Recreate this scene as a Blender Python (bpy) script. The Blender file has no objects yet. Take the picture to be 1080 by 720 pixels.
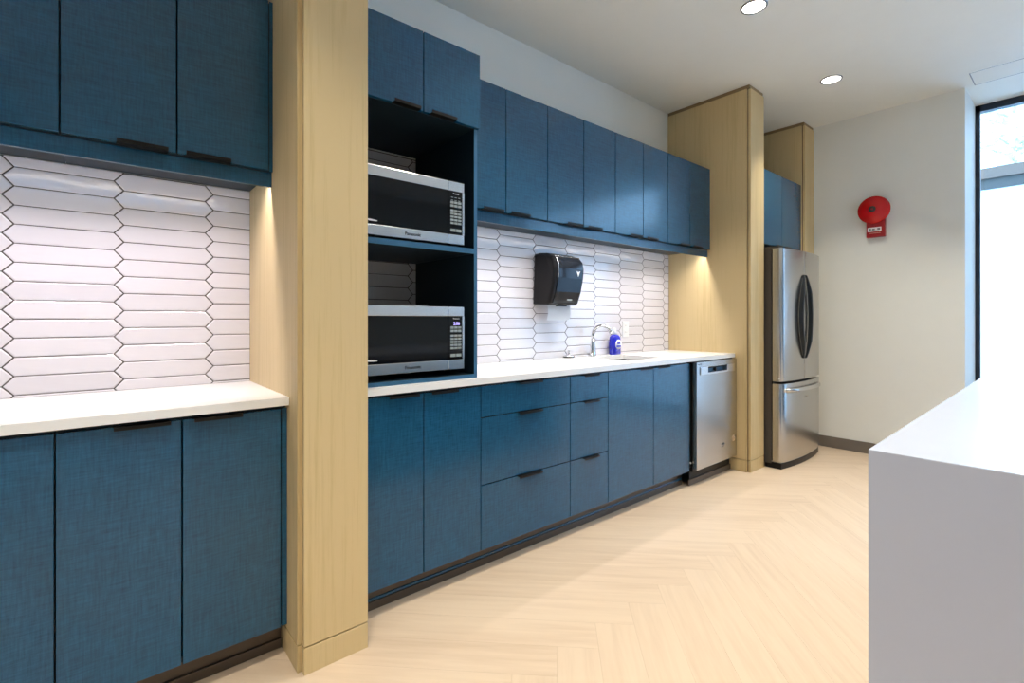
import bpy, bmesh, math, random
from mathutils import Vector, Matrix
random.seed(7)
C = bpy.context.scene
COL = C.collection
PI = math.pi

# ------------------------------------------------------------------ materials
def new_mat(name):
    m = bpy.data.materials.new(name); m.use_nodes = True
    nt = m.node_tree
    return m, nt, nt.nodes['Principled BSDF']

def N(nt, kind, **kw):
    n = nt.nodes.new(kind)
    for k, v in kw.items(): setattr(n, k, v)
    return n

def ramp(nt, stops):
    r = N(nt, 'ShaderNodeValToRGB'); e = r.color_ramp.elements
    while len(e) < len(stops): e.new(.5)
    for i, (p, c) in enumerate(stops):
        e[i].position = p; e[i].color = (*c, 1)
    return r

def pos_map(nt, scale, rot=(0, 0, 0), src='pos'):
    mp = N(nt, 'ShaderNodeMapping')
    mp.inputs['Scale'].default_value = scale; mp.inputs['Rotation'].default_value = rot
    if src == 'pos':
        g = N(nt, 'ShaderNodeNewGeometry'); nt.links.new(g.outputs['Position'], mp.inputs['Vector'])
    else:
        g = N(nt, 'ShaderNodeUVMap'); g.uv_map = src; nt.links.new(g.outputs['UV'], mp.inputs['Vector'])
    return mp

def noise(nt, mp, scale=1., detail=4., rough=.6):
    n = N(nt, 'ShaderNodeTexNoise'); n.inputs['Scale'].default_value = scale
    n.inputs['Detail'].default_value = detail; n.inputs['Roughness'].default_value = rough
    nt.links.new(mp.outputs[0], n.inputs['Vector']); return n

def bump(nt, b, height, strength, dist=.001):
    bp = N(nt, 'ShaderNodeBump'); bp.inputs['Strength'].default_value = strength; bp.inputs['Distance'].default_value = dist
    nt.links.new(height, bp.inputs['Height']); nt.links.new(bp.outputs[0], b.inputs['Normal'])

def plain(name, col, rough=.5, metal=0., spec=.5, emit=None, estr=0., bumpy=0., bscale=200., coat=0.):
    m, nt, b = new_mat(name)
    b.inputs['Base Color'].default_value = (*col, 1); b.inputs['Roughness'].default_value = rough
    b.inputs['Metallic'].default_value = metal; b.inputs['Specular IOR Level'].default_value = spec
    b.inputs['Coat Weight'].default_value = coat
    if emit: b.inputs['Emission Color'].default_value = (*emit, 1); b.inputs['Emission Strength'].default_value = estr
    mp = pos_map(nt, (1, 1, 1)); n = noise(nt, mp, 6. if not bumpy else bscale, 3.)
    # faint procedural tone variation
    mx = N(nt, 'ShaderNodeMixRGB', blend_type='MULTIPLY'); mx.inputs[0].default_value = .12
    mx.inputs[1].default_value = (*col, 1)
    r = ramp(nt, [(.3, (.86, .86, .86)), (.7, (1, 1, 1))]); nt.links.new(n.outputs['Fac'], r.inputs[0])
    nt.links.new(r.outputs[0], mx.inputs[2]); nt.links.new(mx.outputs[0], b.inputs['Base Color'])
    if bumpy: bump(nt, b, n.outputs['Fac'], bumpy)
    return m

def linen(name, dark, light):
    m, nt, b = new_mat(name)
    v = noise(nt, pos_map(nt, (170, 170, 14)), 1., 5., .7)
    h = noise(nt, pos_map(nt, (14, 14, 170)), 1., 5., .7)
    big = noise(nt, pos_map(nt, (5, 5, 5)), 1., 2.)
    ad = N(nt, 'ShaderNodeMath', operation='ADD'); nt.links.new(v.outputs['Fac'], ad.inputs[0]); nt.links.new(h.outputs['Fac'], ad.inputs[1])
    md = N(nt, 'ShaderNodeMath', operation='MULTIPLY_ADD'); md.inputs[1].default_value = .15; nt.links.new(big.outputs['Fac'], md.inputs[0])
    nt.links.new(ad.outputs[0], md.inputs[2])
    hf = N(nt, 'ShaderNodeMath', operation='MULTIPLY'); hf.inputs[1].default_value = .5; nt.links.new(md.outputs[0], hf.inputs[0])
    r = ramp(nt, [(.36, dark), (.72, light)])
    nt.links.new(hf.outputs[0], r.inputs[0]); nt.links.new(r.outputs[0], b.inputs['Base Color'])
    b.inputs['Roughness'].default_value = .27; b.inputs['Specular IOR Level'].default_value = .3
    b.inputs['Coat Weight'].default_value = .35; b.inputs['Coat Roughness'].default_value = .13
    bump(nt, b, ad.outputs[0], .05, .0004)
    return m

def oak(name, dark, light):
    m, nt, b = new_mat(name)
    g = noise(nt, pos_map(nt, (60, 60, 1.6)), 1., 6., .65)
    f = noise(nt, pos_map(nt, (320, 320, 9)), 1., 3., .6)
    big = noise(nt, pos_map(nt, (7, 7, .5)), 1., 2., .5)
    a = N(nt, 'ShaderNodeMath', operation='MULTIPLY_ADD'); a.inputs[1].default_value = .45
    nt.links.new(f.outputs['Fac'], a.inputs[0]); nt.links.new(g.outputs['Fac'], a.inputs[2])
    c = N(nt, 'ShaderNodeMath', operation='MULTIPLY_ADD'); c.inputs[1].default_value = .6
    nt.links.new(big.outputs['Fac'], c.inputs[0]); nt.links.new(a.outputs[0], c.inputs[2])
    r = ramp(nt, [(.7, dark), (1.25, light)])
    hf = N(nt, 'ShaderNodeMath', operation='MULTIPLY'); hf.inputs[1].default_value = .95
    r = ramp(nt, [(.62, dark), (.98, light)])
    nt.links.new(c.outputs[0], hf.inputs[0]); nt.links.new(hf.outputs[0], r.inputs[0]); nt.links.new(r.outputs[0], b.inputs['Base Color'])
    b.inputs['Roughness'].default_value = .5; b.inputs['Specular IOR Level'].default_value = .35
    bump(nt, b, f.outputs['Fac'], .05, .0005)
    return m

def steel(name, col, rough, axis='z', strength=.06):
    m, nt, b = new_mat(name)
    sc = {'z': (260, 260, 1), 'x': (1, 260, 260)}[axis]
    n = noise(nt, pos_map(nt, sc), 1., 3.)
    b.inputs['Base Color'].default_value = (*col, 1); b.inputs['Metallic'].default_value = 1.
    r = N(nt, 'ShaderNodeMapRange'); r.inputs['To Min'].default_value = rough - .002; r.inputs['To Max'].default_value = rough + .003
    nt.links.new(n.outputs['Fac'], r.inputs['Value']); nt.links.new(r.outputs[0], b.inputs['Roughness'])
    return m

def attr_mat(name, attr, stops, rough, spec=.5, grain=None, wav=0.):
    """colour from a per-face random value stored in the mesh"""
    m, nt, b = new_mat(name)
    at = N(nt, 'ShaderNodeAttribute'); at.attribute_name = attr
    r = ramp(nt, stops)
    if grain:
        mp = pos_map(nt, grain, src='plank'); n = noise(nt, mp, 1., 6., .62)
        n2 = noise(nt, pos_map(nt, (grain[0] * .25, grain[1] * .3, 1), src='plank'), 1., 3., .5)
        a = N(nt, 'ShaderNodeMath', operation='ADD'); nt.links.new(n.outputs['Fac'], a.inputs[0]); nt.links.new(n2.outputs['Fac'], a.inputs[1])
        q = N(nt, 'ShaderNodeMath', operation='MULTIPLY_ADD'); q.inputs[1].default_value = .22; nt.links.new(at.outputs['Fac'], q.inputs[0]); nt.links.new(a.outputs[0], q.inputs[2])
        s = N(nt, 'ShaderNodeMath', operation='MULTIPLY'); s.inputs[1].default_value = .7; nt.links.new(q.outputs[0], s.inputs[0])
        nt.links.new(s.outputs[0], r.inputs[0])
        bump(nt, b, n.outputs['Fac'], .04, .0006)
    else:
        nt.links.new(at.outputs['Fac'], r.inputs[0])
        if wav:
            n = noise(nt, pos_map(nt, (9, 9, 26)), 1., 2., .5)
            bump(nt, b, n.outputs['Fac'], wav, .004)
    nt.links.new(r.outputs[0], b.inputs['Base Color'])
    b.inputs['Roughness'].default_value = rough; b.inputs['Specular IOR Level'].default_value = spec
    return m

def glass_mat(name, tint=(.93, .97, 1.)):
    m = bpy.data.materials.new(name); m.use_nodes = True; nt = m.node_tree; nt.nodes.clear()
    out = N(nt, 'ShaderNodeOutputMaterial'); mix = N(nt, 'ShaderNodeMixShader')
    tr = N(nt, 'ShaderNodeBsdfTransparent'); tr.inputs[0].default_value = (*tint, 1)
    gl = N(nt, 'ShaderNodeBsdfGlossy'); gl.inputs['Roughness'].default_value = .02
    fr = N(nt, 'ShaderNodeFresnel'); fr.inputs[0].default_value = 1.3
    nt.links.new(fr.outputs[0], mix.inputs[0]); nt.links.new(tr.outputs[0], mix.inputs[1]); nt.links.new(gl.outputs[0], mix.inputs[2])
    nt.links.new(mix.outputs[0], out.inputs[0]); return m

M = {}
M['blue'] = linen('blue_linen_laminate', (.005, .044, .090), (.014, .112, .226))
M['blue_soft'] = linen('blue_linen_laminate_soft', (.009, .074, .150), (.010, .080, .164))
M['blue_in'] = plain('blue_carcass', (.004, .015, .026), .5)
M['blue_edge'] = plain('blue_edge', (.022, .105, .205), .45)
M['oak'] = oak('oak_veneer', (.51, .378, .18), (.63, .485, .258))
M['oak_dark'] = plain('oak_shadow_reveal', (.16, .10, .045), .7)
M['quartz'] = plain('white_quartz', (.86, .85, .84), .22, spec=.5)
M['quartz_i'] = plain('grey_white_quartz', (.475, .52, .645), .25, spec=.5)  # bluish cast of cool daylight mixed into the stone's base colour
M['paint'] = plain('wall_paint', (.82, .825, .775), .75, spec=.25)
M['paint_dark'] = plain('dark_paint', (.6, .60, .57), .7, spec=.25)
M['ceil'] = plain('ceiling_paint', (.87, .87, .81), .85, spec=.2)
M['black'] = plain('black_metal', (.005, .0045, .004), .5, spec=.2)
M['blackplastic'] = plain('black_plastic', (.006, .006, .007), .3, spec=.22)
M['gloss'] = plain('black_gloss', (.003, .0035, .0045), .06, spec=.3)
M['smoke'] = plain('smoked_plastic', (.010, .012, .016), .06, spec=.3)
M['steel'] = steel('brushed_steel', (.50, .49, .475), .27, 'z')
M['steelx'] = steel('brushed_steel_horizontal', (.68, .68, .68), .24, 'x')
M['chrome'] = plain('chrome', (.82, .82, .83), .07, metal=1.)
M['darksteel'] = plain('dark_steel', (.05, .058, .066), .3, metal=.8)
M['fridgeside'] = plain('fridge_side', (.075, .065, .06), .45, metal=.3)
M['kick'] = plain('toe_kick_brown', (.085, .062, .045), .3, spec=.5)
M['base'] = plain('vinyl_baseboard', (.17, .145, .12), .5)
M['red'] = plain('red_enamel', (.56, .005, .007), .18, spec=.4)
M['redd'] = plain('dark_red_enamel', (.34, .008, .012), .4)
M['white'] = plain('white_plastic', (.82, .82, .82), .35)
M['paper'] = plain('paper_white', (.84, .86, .90), .8)
M['blue_soap'] = plain('blue_soap', (.012, .018, .42), .18, spec=.6)
M['clear'] = plain('clear_cap', (.66, .70, .74), .15)
M['btn'] = plain('button_grey', (.30, .34, .33), .5)
M['btn_text'] = plain('white_print', (.75, .75, .75), .5)
M['disp'] = plain('lit_display', (.05, .03, .1), .3, emit=(.50, .42, 1.), estr=1.6)
M['dispoff'] = plain('dark_display', (.03, .02, .025), .3)
M['grout'] = plain('grout', (.075, .065, .06), .9)
M['lens'] = plain('lamp_lens', (.9, .9, .9), .4, emit=(1., .95, .88), estr=14.)
M['ring'] = plain('lamp_trim', (.22, .22, .22), .35, metal=.6)
M['led'] = plain('led_diffuser', (.9, .88, .82), .5, emit=(1., .93, .88), estr=10.)
M['frame'] = plain('window_frame', (.008, .014, .028), .4)
M['ext'] = plain('render_white', (.80, .83, .86), .9)
M['ext2'] = plain('fascia_grey', (.125, .090, .068), .8)
M['ext3'] = plain('soffit_blue_grey', (.056, .058, .053), .8)
M['leaf'] = plain('leaf', (.62, .66, .52), .6)
M['bark'] = plain('bark', (.66, .60, .46), .9)
M['ground'] = plain('paving', (.45, .46, .46), .9)
M['energy'] = plain('label_beige', (.60, .45, .30), .5)
M['tile'] = attr_mat('glazed_tile', 'rnd', [(0, (.70, .682, .715)), (.5, (.735, .715, .75)), (1, (.77, .75, .785))], .075, .5, wav=.34)
M['floor'] = attr_mat('oak_plank', 'rnd', [(.38, (.46, .345, .25)), (.62, (.545, .42, .312)), (.86, (.60, .475, .36))], .42, .35, grain=(3.2, 42, 1))
M['glass2'] = glass_mat('dimming_glass', (.30, .30, .30))  # pane darkened only to cut daylight from the unseen left window
M['glass'] = glass_mat('window_glass')

# ------------------------------------------------------------------ mesh helpers
def BM(): return bmesh.new()

def add_box(bm, x0, x1, y0, y1, z0, z1, bev=0.):
    x0, x1 = min(x0, x1), max(x0, x1); y0, y1 = min(y0, y1), max(y0, y1); z0, z1 = min(z0, z1), max(z0, z1)
    vs = [bm.verts.new((x, y, z)) for x in (x0, x1) for y in (y0, y1) for z in (z0, z1)]
    fs = [bm.faces.new([vs[i] for i in q]) for q in ((0, 1, 3, 2), (4, 6, 7, 5), (0, 4, 5, 1), (2, 3, 7, 6), (0, 2, 6, 4), (1, 5, 7, 3))]
    if bev > 0:
        es = list({e for f in fs for e in f.edges})
        bmesh.ops.bevel(bm, geom=es, offset=bev, segments=2, profile=.5, affect='EDGES')
    return bm

def bx(*a, bev=0.): return add_box(BM(), *a, bev=bev)

def add_prism(bm, pts, lo, hi, axis='z', bev=0., seg=2):
    """closed 2-D outline extruded along an axis; pts are (x,y) / (y,z) for axis x / (x,z) for axis y"""
    def mk(p, h):
        return {'z': (p[0], p[1], h), 'x': (h, p[0], p[1]), 'y': (p[0], h, p[1])}[axis]
    a = [bm.verts.new(mk(p, lo)) for p in pts]; b = [bm.verts.new(mk(p, hi)) for p in pts]
    n = len(pts); fs = [bm.faces.new(a[::-1]), bm.faces.new(b)]
    for i in range(n): fs.append(bm.faces.new((a[i], a[(i + 1) % n], b[(i + 1) % n], b[i])))
    bmesh.ops.recalc_face_normals(bm, faces=fs)
    if bev > 0:
        caps = {e for f in fs[:2] for e in f.edges}
        bmesh.ops.bevel(bm, geom=list(caps), offset=bev, segments=seg, profile=.5, affect='EDGES')
    return bm

def add_lathe(bm, prof, center, axis='z', seg=48, cap=True):
    """prof: (r, h) pairs revolved about an axis through center"""
    rings = []
    for r, h in prof:
        ring = []
        for i in range(seg):
            a = 2 * PI * i / seg; c, s = r * math.cos(a), r * math.sin(a)
            p = {'z': (c, s, h), 'x': (h, c, s), 'y': (c, h, s)}[axis]
            ring.append(bm.verts.new(Vector(p) + Vector(center)))
        rings.append(ring)
    fs = []
    for a, b in zip(rings, rings[1:]):
        for i in range(seg): fs.append(bm.faces.new((a[i], a[(i + 1) % seg], b[(i + 1) % seg], b[i])))
    if cap:
        fs.append(bm.faces.new(rings[0][::-1])); fs.append(bm.faces.new(rings[-1]))
    bmesh.ops.recalc_face_normals(bm, faces=fs)
    for f in fs: f.smooth = True
    return bm

def add_tube(bm, pts, rad, seg=14, flat=1.):
    pts = [Vector(p) for p in pts]; n = len(pts)
    if not isinstance(rad, (list, tuple)): rad = [rad] * n
    rings = []; up = None
    for i, p in enumerate(pts):
        t = (pts[min(i + 1, n - 1)] - pts[max(i - 1, 0)]).normalized()
        if up is None: up = t.orthogonal().normalized()
        up = (up - t * up.dot(t)).normalized(); sd = t.cross(up)
        rings.append([bm.verts.new(p + (up * math.cos(2 * PI * k / seg) + sd * math.sin(2 * PI * k / seg) * flat) * rad[i]) for k in range(seg)])
    fs = []
    for a, b in zip(rings, rings[1:]):
        for i in range(seg): fs.append(bm.faces.new((a[i], a[(i + 1) % seg], b[(i + 1) % seg], b[i])))
    fs.append(bm.faces.new(rings[0][::-1])); fs.append(bm.faces.new(rings[-1]))
    bmesh.ops.recalc_face_normals(bm, faces=fs)
    for f in fs: f.smooth = True
    return bm

def text_bm(txt, size, center, plane='xz', bold=False, depth=.0003):
    """flat lettering as mesh, centred, on a face looking to -Y (xz) or -X (yz)"""
    cu = bpy.data.curves.new('t', 'FONT'); cu.body = txt; cu.size = size; cu.extrude = depth
    cu.align_x = 'CENTER'; cu.align_y = 'CENTER'; cu.offset = .0004 if bold else 0
    o = bpy.data.objects.new('t', cu); COL.objects.link(o)
    me = o.to_mesh().copy(); o.to_mesh_clear(); bpy.data.objects.remove(o); bpy.data.curves.remove(cu)
    bm = BM(); bm.from_mesh(me); bpy.data.meshes.remove(me)
    for v in bm.verts:
        x, y, z = v.co
        v.co = (center[0] + x, center[1] - z, center[2] + y) if plane == 'xz' else (center[0] - z, center[1] - x, center[2] + y)
    return bm

WL = {}
def world_loc(p):
    return WL.get(p.name, Vector((0, 0, 0))) if p else Vector((0, 0, 0))

def obj(name, bm, mat, parent=None, smooth=False):
    me = bpy.data.meshes.new(name); off = world_loc(parent)
    bmesh.ops.translate(bm, verts=bm.verts, vec=-off)
    bm.to_mesh(me); bm.free()
    if smooth:
        for p in me.polygons: p.use_smooth = True
    me.materials.append(mat)
    o = bpy.data.objects.new(name, me); COL.objects.link(o)
    if parent: o.parent = parent
    WL[o.name] = off.copy()
    return o

def thing(name, label, cat, loc=(0, 0, 0), group=None):
    o = bpy.data.objects.new(name, None); COL.objects.link(o); o.empty_display_size = .05
    o.location = loc; WL[o.name] = Vector(loc)
    o['label'] = label; o['category'] = cat
    if group: o['group'] = group
    return o

def tag(o, label, cat, group=None):
    o['label'] = label; o['category'] = cat
    if group: o['group'] = group
    return o

def struct(name, bm, m, parent=None):
    o = obj(name, bm, m, parent)
    if not parent: o['kind'] = 'structure'
    return o

def set_attr(me, name, vals):
    a = me.attributes.new(name, 'FLOAT', 'FACE')
    for i, v in enumerate(vals): a.data[i].value = v

# ------------------------------------------------------------------ layout (metres; wall tiles at Y=0, room towards -Y)
CEIL = 2.99
XL, XE, XG = -2.6, 5.163, 5.684         # left wall, end wall, window plane
YF = -5.2                               # far side of the room, behind the camera
YB, YC = -.566, -.586                   # door faces of base units, counter edge
YU = -.382                              # door faces of wall units
YCOL = -.701
CT = .914

# ------------------------------------------------------------------ setting
def herringbone():
    bm = BM(); w, n = .15, 8; L = w * n; rnd = []
    uvl = bm.loops.layers.uv.new('plank')
    r2 = math.sqrt(.5); g = .0002
    seam_y = -1.245
    def to_xy(p, q): return (r2 * (p + q) + .31, r2 * (q - p) + seam_y + L * r2)
    def quad(p0, p1, q0, q1, along):
        c = [to_xy(p0 + g, q0 + g), to_xy(p1 - g, q0 + g), to_xy(p1 - g, q1 - g), to_xy(p0 + g, q1 - g)]
        cx = sum(a for a, _ in c) / 4; cy = sum(b for _, b in c) / 4
        if not (XL - .9 < cx < 6.6 and YF - .9 < cy < .9): return
        f = bm.faces.new([bm.verts.new((a, b, 0)) for a, b in c])
        o1, o2 = random.random() * 30, random.random() * 30
        uv = [(0, 0), (p1 - p0, 0), (p1 - p0, q1 - q0), (0, q1 - q0)] if along == 'p' else [(0, 0), (0, p1 - p0), (q1 - q0, p1 - p0), (q1 - q0, 0)]
        for lp, (a, b) in zip(f.loops, uv): lp[uvl].uv = (a + o1, b + o2)
        rnd.append(random.random())
    for k in range(-70, 90):
        for j in range(-8, 9):
            p0 = k + 2 * n * j
            quad(p0 * w, (p0 + n) * w, k * w, (k + 1) * w, 'p')            # planks along p
            c = k + 2 * n * j                                             # column c: cells k = c-2n+1 .. c-n
            q0 = k - 2 * n + 1 
            quad((k + 2 * n * j) * w, (k + 1 + 2 * n * j) * w, q0 * w, (q0 + n) * w, 'q')
    return bm, rnd

bm, rnd = herringbone()
# trim the planks to the room outline
bm2 = bm
vals = bm2.faces.layers.float.new('rnd')
bm2.faces.ensure_lookup_table()
for f, v in zip(bm2.faces, rnd): f[vals] = v
for co, no in (((XL, 0, 0), (-1, 0, 0)), ((XG + .08, 0, 0), (1, 0, 0)), ((0, YF, 0), (0, -1, 0)), ((0, .01, 0), (0, 1, 0))):
    bmesh.ops.bisect_plane(bm2, geom=bm2.verts[:] + bm2.edges[:] + bm2.faces[:], plane_co=co, plane_no=no, clear_outer=True)
for f in bm2.faces:
    if f.normal.z < 0: f.normal_flip()
floor = struct('floor', bm2, M['floor'])
floor.data.materials.append(M['oak_dark'])
sb = bx(XL, XG + .08, YF, .01, -.12, -.001)
bmf = BM(); bmf.from_mesh(floor.data); npl = len(bmf.faces)
add_box(bmf, XL, XG + .08, YF, .01, -.12, -.0012)
bmf.faces.ensure_lookup_table()
for f in bmf.faces[npl:]: f.material_index = 1
bmf.to_mesh(floor.data); bmf.free(); sb.free()

struct('ceiling', bx(XL - .1, XG + .1, YF - .1, .11, CEIL, CEIL + .12), M['ceil'])
struct('wall_back', bx(XL - .1, XE + .3, .01, .11, 0, CEIL), M['paint'])
struct('wall_right', bx(XE, XG + .08, .01, -1.757, 0, CEIL), M['paint'])
wl_ = BM(); W2 = (-4.6, -1.0, .5, 2.5)
add_box(wl_, XL - .1, XL, YF, W2[0], 0, CEIL); add_box(wl_, XL - .1, XL, W2[1], .01, 0, CEIL)
add_box(wl_, XL - .1, XL, W2[0], W2[1], 0, W2[2]); add_box(wl_, XL - .1, XL, W2[0], W2[1], W2[3], CEIL)
struct('wall_left', wl_, M['paint'])
w2 = BM()
for a in ((W2[0], W2[0] + .05, W2[2], W2[3]), (W2[1] - .05, W2[1], W2[2], W2[3]), (W2[0], W2[1], W2[2], W2[2] + .05), (W2[0], W2[1], W2[3] - .05, W2[3])):
    add_box(w2, XL - .08, XL - .02, *a)
w2 = struct('window_2', w2, M['frame'])
obj('glass', bx(XL - .055, XL - .045, W2[0] + .04, W2[1] - .04, W2[2] + .04, W2[3] - .04), M['glass2'], w2)
struct('wall_front', bx(XL - .1, XG + .1, YF - .1, YF, 0, CEIL), M['paint_dark'])
struct('baseboard_right', bx(XE - .011, XE, YCOL - .002, -1.757, 0, .1, bev=.002), M['base'])

# tall window
wf = BM()
add_box(wf, XG, XG + .05, -1.757, -1.788, 0, CEIL); add_box(wf, XG, XG + .07, YF + .05, YF, 0, CEIL)
add_box(wf, XG, XG + .07, YF, -1.757, CEIL - .055, CEIL); add_box(wf, XG, XG + .07, YF, -1.757, 0, .06)
add_box(wf, XG, XG + .07, -3.50, -3.55, 0, CEIL)
win = struct('window_1', wf, M['frame'])
obj('glass', bx(XG + .03, XG + .042, -1.81, YF + .05, .06, CEIL - .055), M['glass'], win)

# ceiling access panel outlined by a thin shadow gap
hx0, hx1, hy0, hy1 = 4.886, 5.166, -1.811, -3.4
hb = BM()
for a in ((hx0, hx1, hy0, hy0 - .006), (hx0, hx1, hy1, hy1 + .006), (hx0, hx0 + .006, hy0, hy1), (hx1 - .006, hx1, hy0, hy1)):
    add_box(hb, *a, CEIL - .0012, CEIL + .002)
h = thing('ceiling_access_panel', 'long flush white panel in the ceiling outlined by a thin dark gap, beside the window', 'ceiling panel', (hx0, hy0, CEIL))
obj('gap_frame', hb, M['ring'], h)
obj('panel', bx(hx0 + .007, hx1 - .007, hy0 - .007, hy1 + .007, CEIL - .001, CEIL + .002), M['ceil'], h)

# ------------------------------------------------------------------ picket tiles
def tiles(x0, x1, z0, z1, cx, cz, per, extra=None):
    """elongated hexagons laid point to point, clipped to a rectangle (extra: a raised part x0,x1,z1)"""
    bm = BM(); lay = bm.faces.layers.float.new('rnd')
    hp = .0655; tip = .030; g = .0016
    i0, i1 = int((x0 - cx) / per) - 2, int((x1 - cx) / per) + 2
    ztop = max(z1, extra[2] if extra else z1)
    for i in range(i0, i1 + 1):
        zz = cz + (hp / 2 if i % 2 else 0)
        for j in range(int((z0 - zz) / hp) - 2, int((ztop - zz) / hp) + 2):
            X, Z = cx + i * per, zz + j * hp
            if Z < z0 - .05 or Z > ztop + .05: continue
            h2 = hp / 2 - g; a = per / 2 - tip / 2; b = per / 2 + tip / 2 - 2.2 * g; a -= .6 * g
            out = [(-b, 0), (-a, -h2), (a, -h2), (b, 0), (a, h2), (-a, h2)]
            tx, tz = random.uniform(-.0007, .0007), random.uniform(-.0004, .0004); r = random.random()
            lower = [bm.verts.new((X + u, .003, Z + v)) for u, v in out]
            mid = [bm.verts.new((X + u, -.0005, Z + v)) for u, v in out]
            k = .0035
            top = [bm.verts.new((X + u * (1 - k / b), -.0022 + tx * u / b + tz * v / h2, Z + v * (1 - k / h2))) for u, v in out]
            fs = [bm.faces.new(top)]
            for A, B in ((lower, mid), (mid, top)):
                for q in range(6): fs.append(bm.faces.new((A[q], A[(q + 1) % 6], B[(q + 1) % 6], B[q])))
            bmesh.ops.recalc_face_normals(bm, faces=fs)
            for f in fs: f[lay] = r
    def cut(co, no): bmesh.ops.bisect_plane(bm, geom=bm.verts[:] + bm.edges[:] + bm.faces[:], plane_co=co, plane_no=no, clear_outer=True)
    cut((x0, 0, 0), (-1, 0, 0)); cut((x1, 0, 0), (1, 0, 0)); cut((0, 0, z0), (0, 0, -1)); cut((0, 0, ztop), (0, 0, 1))
    if extra:
        kill = []
        bmesh.ops.bisect_plane(bm, geom=bm.verts[:] + bm.edges[:] + bm.faces[:], plane_co=(extra[1], 0, 0), plane_no=(1, 0, 0))
        bmesh.ops.bisect_plane(bm, geom=bm.verts[:] + bm.edges[:] + bm.faces[:], plane_co=(0, 0, z1), plane_no=(0, 0, 1))
        kill = [f for f in bm.faces if f.calc_center_median().z > z1 and f.calc_center_median().x > extra[1]]
        bmesh.ops.delete(bm, geom=kill, context='FACES')
    return bm

t = thing('tile_backsplash', 'white glazed picket tile backsplash with dark grout over the short left counter', 'backsplash', (-.1, .009, CT))
obj('grout', bx(-.672, .504, .0095, .0, CT, 1.744), M['grout'], t)
obj('tiles', tiles(-.671, .503, CT + .001, 1.743, -.0925, 1.348, .2955), M['tile'], t)
t = thing('tile_backsplash', 'white glazed picket tile backsplash behind the sink and paper towel dispenser', 'backsplash', (2, .009, CT))
gb = bx(.745, 3.812, .0095, .0, CT, 1.744); add_box(gb, .745, 1.330, .0095, .0, 1.744, 2.055)
obj('grout', gb, M['grout'], t)
obj('tiles', tiles(.746, 3.811, CT + .001, 1.743, 2.055, 1.287, .306, extra=(.746, 1.330, 2.05)), M['tile'], t)

# ------------------------------------------------------------------ wood columns
def column(x0, x1, label, loc_y=0, recess=True):
    t = thing('wood_column', label, 'column', ((x0 + x1) / 2, YCOL / 2, 0))
    gz0, gz1 = .089, .094
    top = CEIL - .028
    core = bx(x0 + .016, x1 - .016, .009, YCOL + .012, .002, CEIL - .001)
    obj('core', core, M['oak_dark'], t)
    ysp = YCOL + .026
    s = BM()
    add_box(s, x0, x0 + .017, .009, ysp, gz1, top, bev=.001)
    obj('side_panel', s, M['oak'], t)
    obj('side_panel', bx(x1 - .017, x1, .009, ysp, gz1, top, bev=.001), M['oak'], t)
    obj('front_panel', bx(x0 + .014, x1, YCOL + .018, YCOL, gz1, top, bev=.001), M['oak'], t)
    b = BM()
    add_box(b, x0, x0 + .017, .009, ysp, 0, gz0, bev=.001); add_box(b, x1 - .017, x1, .009, ysp, 0, gz0, bev=.001)
    add_box(b, x0 + .014, x1, YCOL + .018, YCOL, 0, gz0, bev=.001)
    obj('plinth', b, M['oak'], t)
    tr = BM(); add_box(tr, x0 + .004, x1 - .004, .009, YCOL + .006, top + .004, CEIL - .0005)
    obj('top_reveal', tr, plain_wood, t)
    return t
plain_wood = plain('oak_top_trim', (.27, .185, .085), .6)
column(.504, .740, 'full-height light oak column nearest the camera, between the two counter runs')
column(3.814, 4.064, 'full-height light oak panelled column between the dishwasher and the refrigerator')
column(4.926, XE - .001, 'narrow light oak column behind the refrigerator, against the white end wall')

# ------------------------------------------------------------------ cabinets
def carcass(x0, x1, yf, z0, z1, top=True, t=.018, yb=.0):
    bm = BM(); yb -= .004
    add_box(bm, x0, x0 + t, yf, yb, z0, z1); add_box(bm, x1 - t, x1, yf, yb, z0, z1)
    add_box(bm, x0 + t, x1 - t, yf, yb, z0, z0 + t); add_box(bm, x0 + t, x1 - t, yb - .008, yb, z0 + t, z1)
    if top: add_box(bm, x0 + t, x1 - t, yf, yb - .008, z1 - t, z1)
    else: add_box(bm, x0 + t, x1 - t, yf, yf + .08, z1 - t, z1)
    return bm

G = .0023
def door(parent, x0, x1, yf, z0, z1, hx0, hx1, hz, kind, name='door', lab=None):
    """slab front with a black edge pull; kind 'top' hangs over the top edge, 'bottom' under the bottom edge"""
    d = obj(name, bx(x0 + G, x1 - G, yf, yf + .019, z0, z1, bev=.0012), M['blue'], parent)
    h = BM()
    if kind == 'top':
        add_box(h, hx0, hx1, yf - .022, yf + .012, z1 + .0003, z1 + .0023); add_box(h, hx0, hx1, yf - .022, yf - .0195, z1 - .008, z1 + .0003)
    else:
        add_box(h, hx0, hx1, yf - .020, yf + .012, z0 - .0026, z0 - .0003); add_box(h, hx0, hx1, yf - .020, yf - .0175, z0 - .0003, z0 + .010)
    obj('handle', h, M['black'], d)
    return d

def base_unit(x0, x1, label, fronts, open_top=False, filler=None, group=None):
    t = thing('base_cabinet', label, 'cabinet', ((x0 + x1) / 2, YB / 2, .105), group)
    xa = filler[1] if filler else x1
    obj('carcass', carcass(x0 + .0008, xa - .0008, YB + .0205, .108, .883, top=not open_top), M['blue_in'], t)
    for f in fronts: door(t, *f)
    if filler: obj('filler', bx(filler[0] + G, filler[1], YB + .006, YB + .02, .112, .874), M['blue'], t)
    return t

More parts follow.
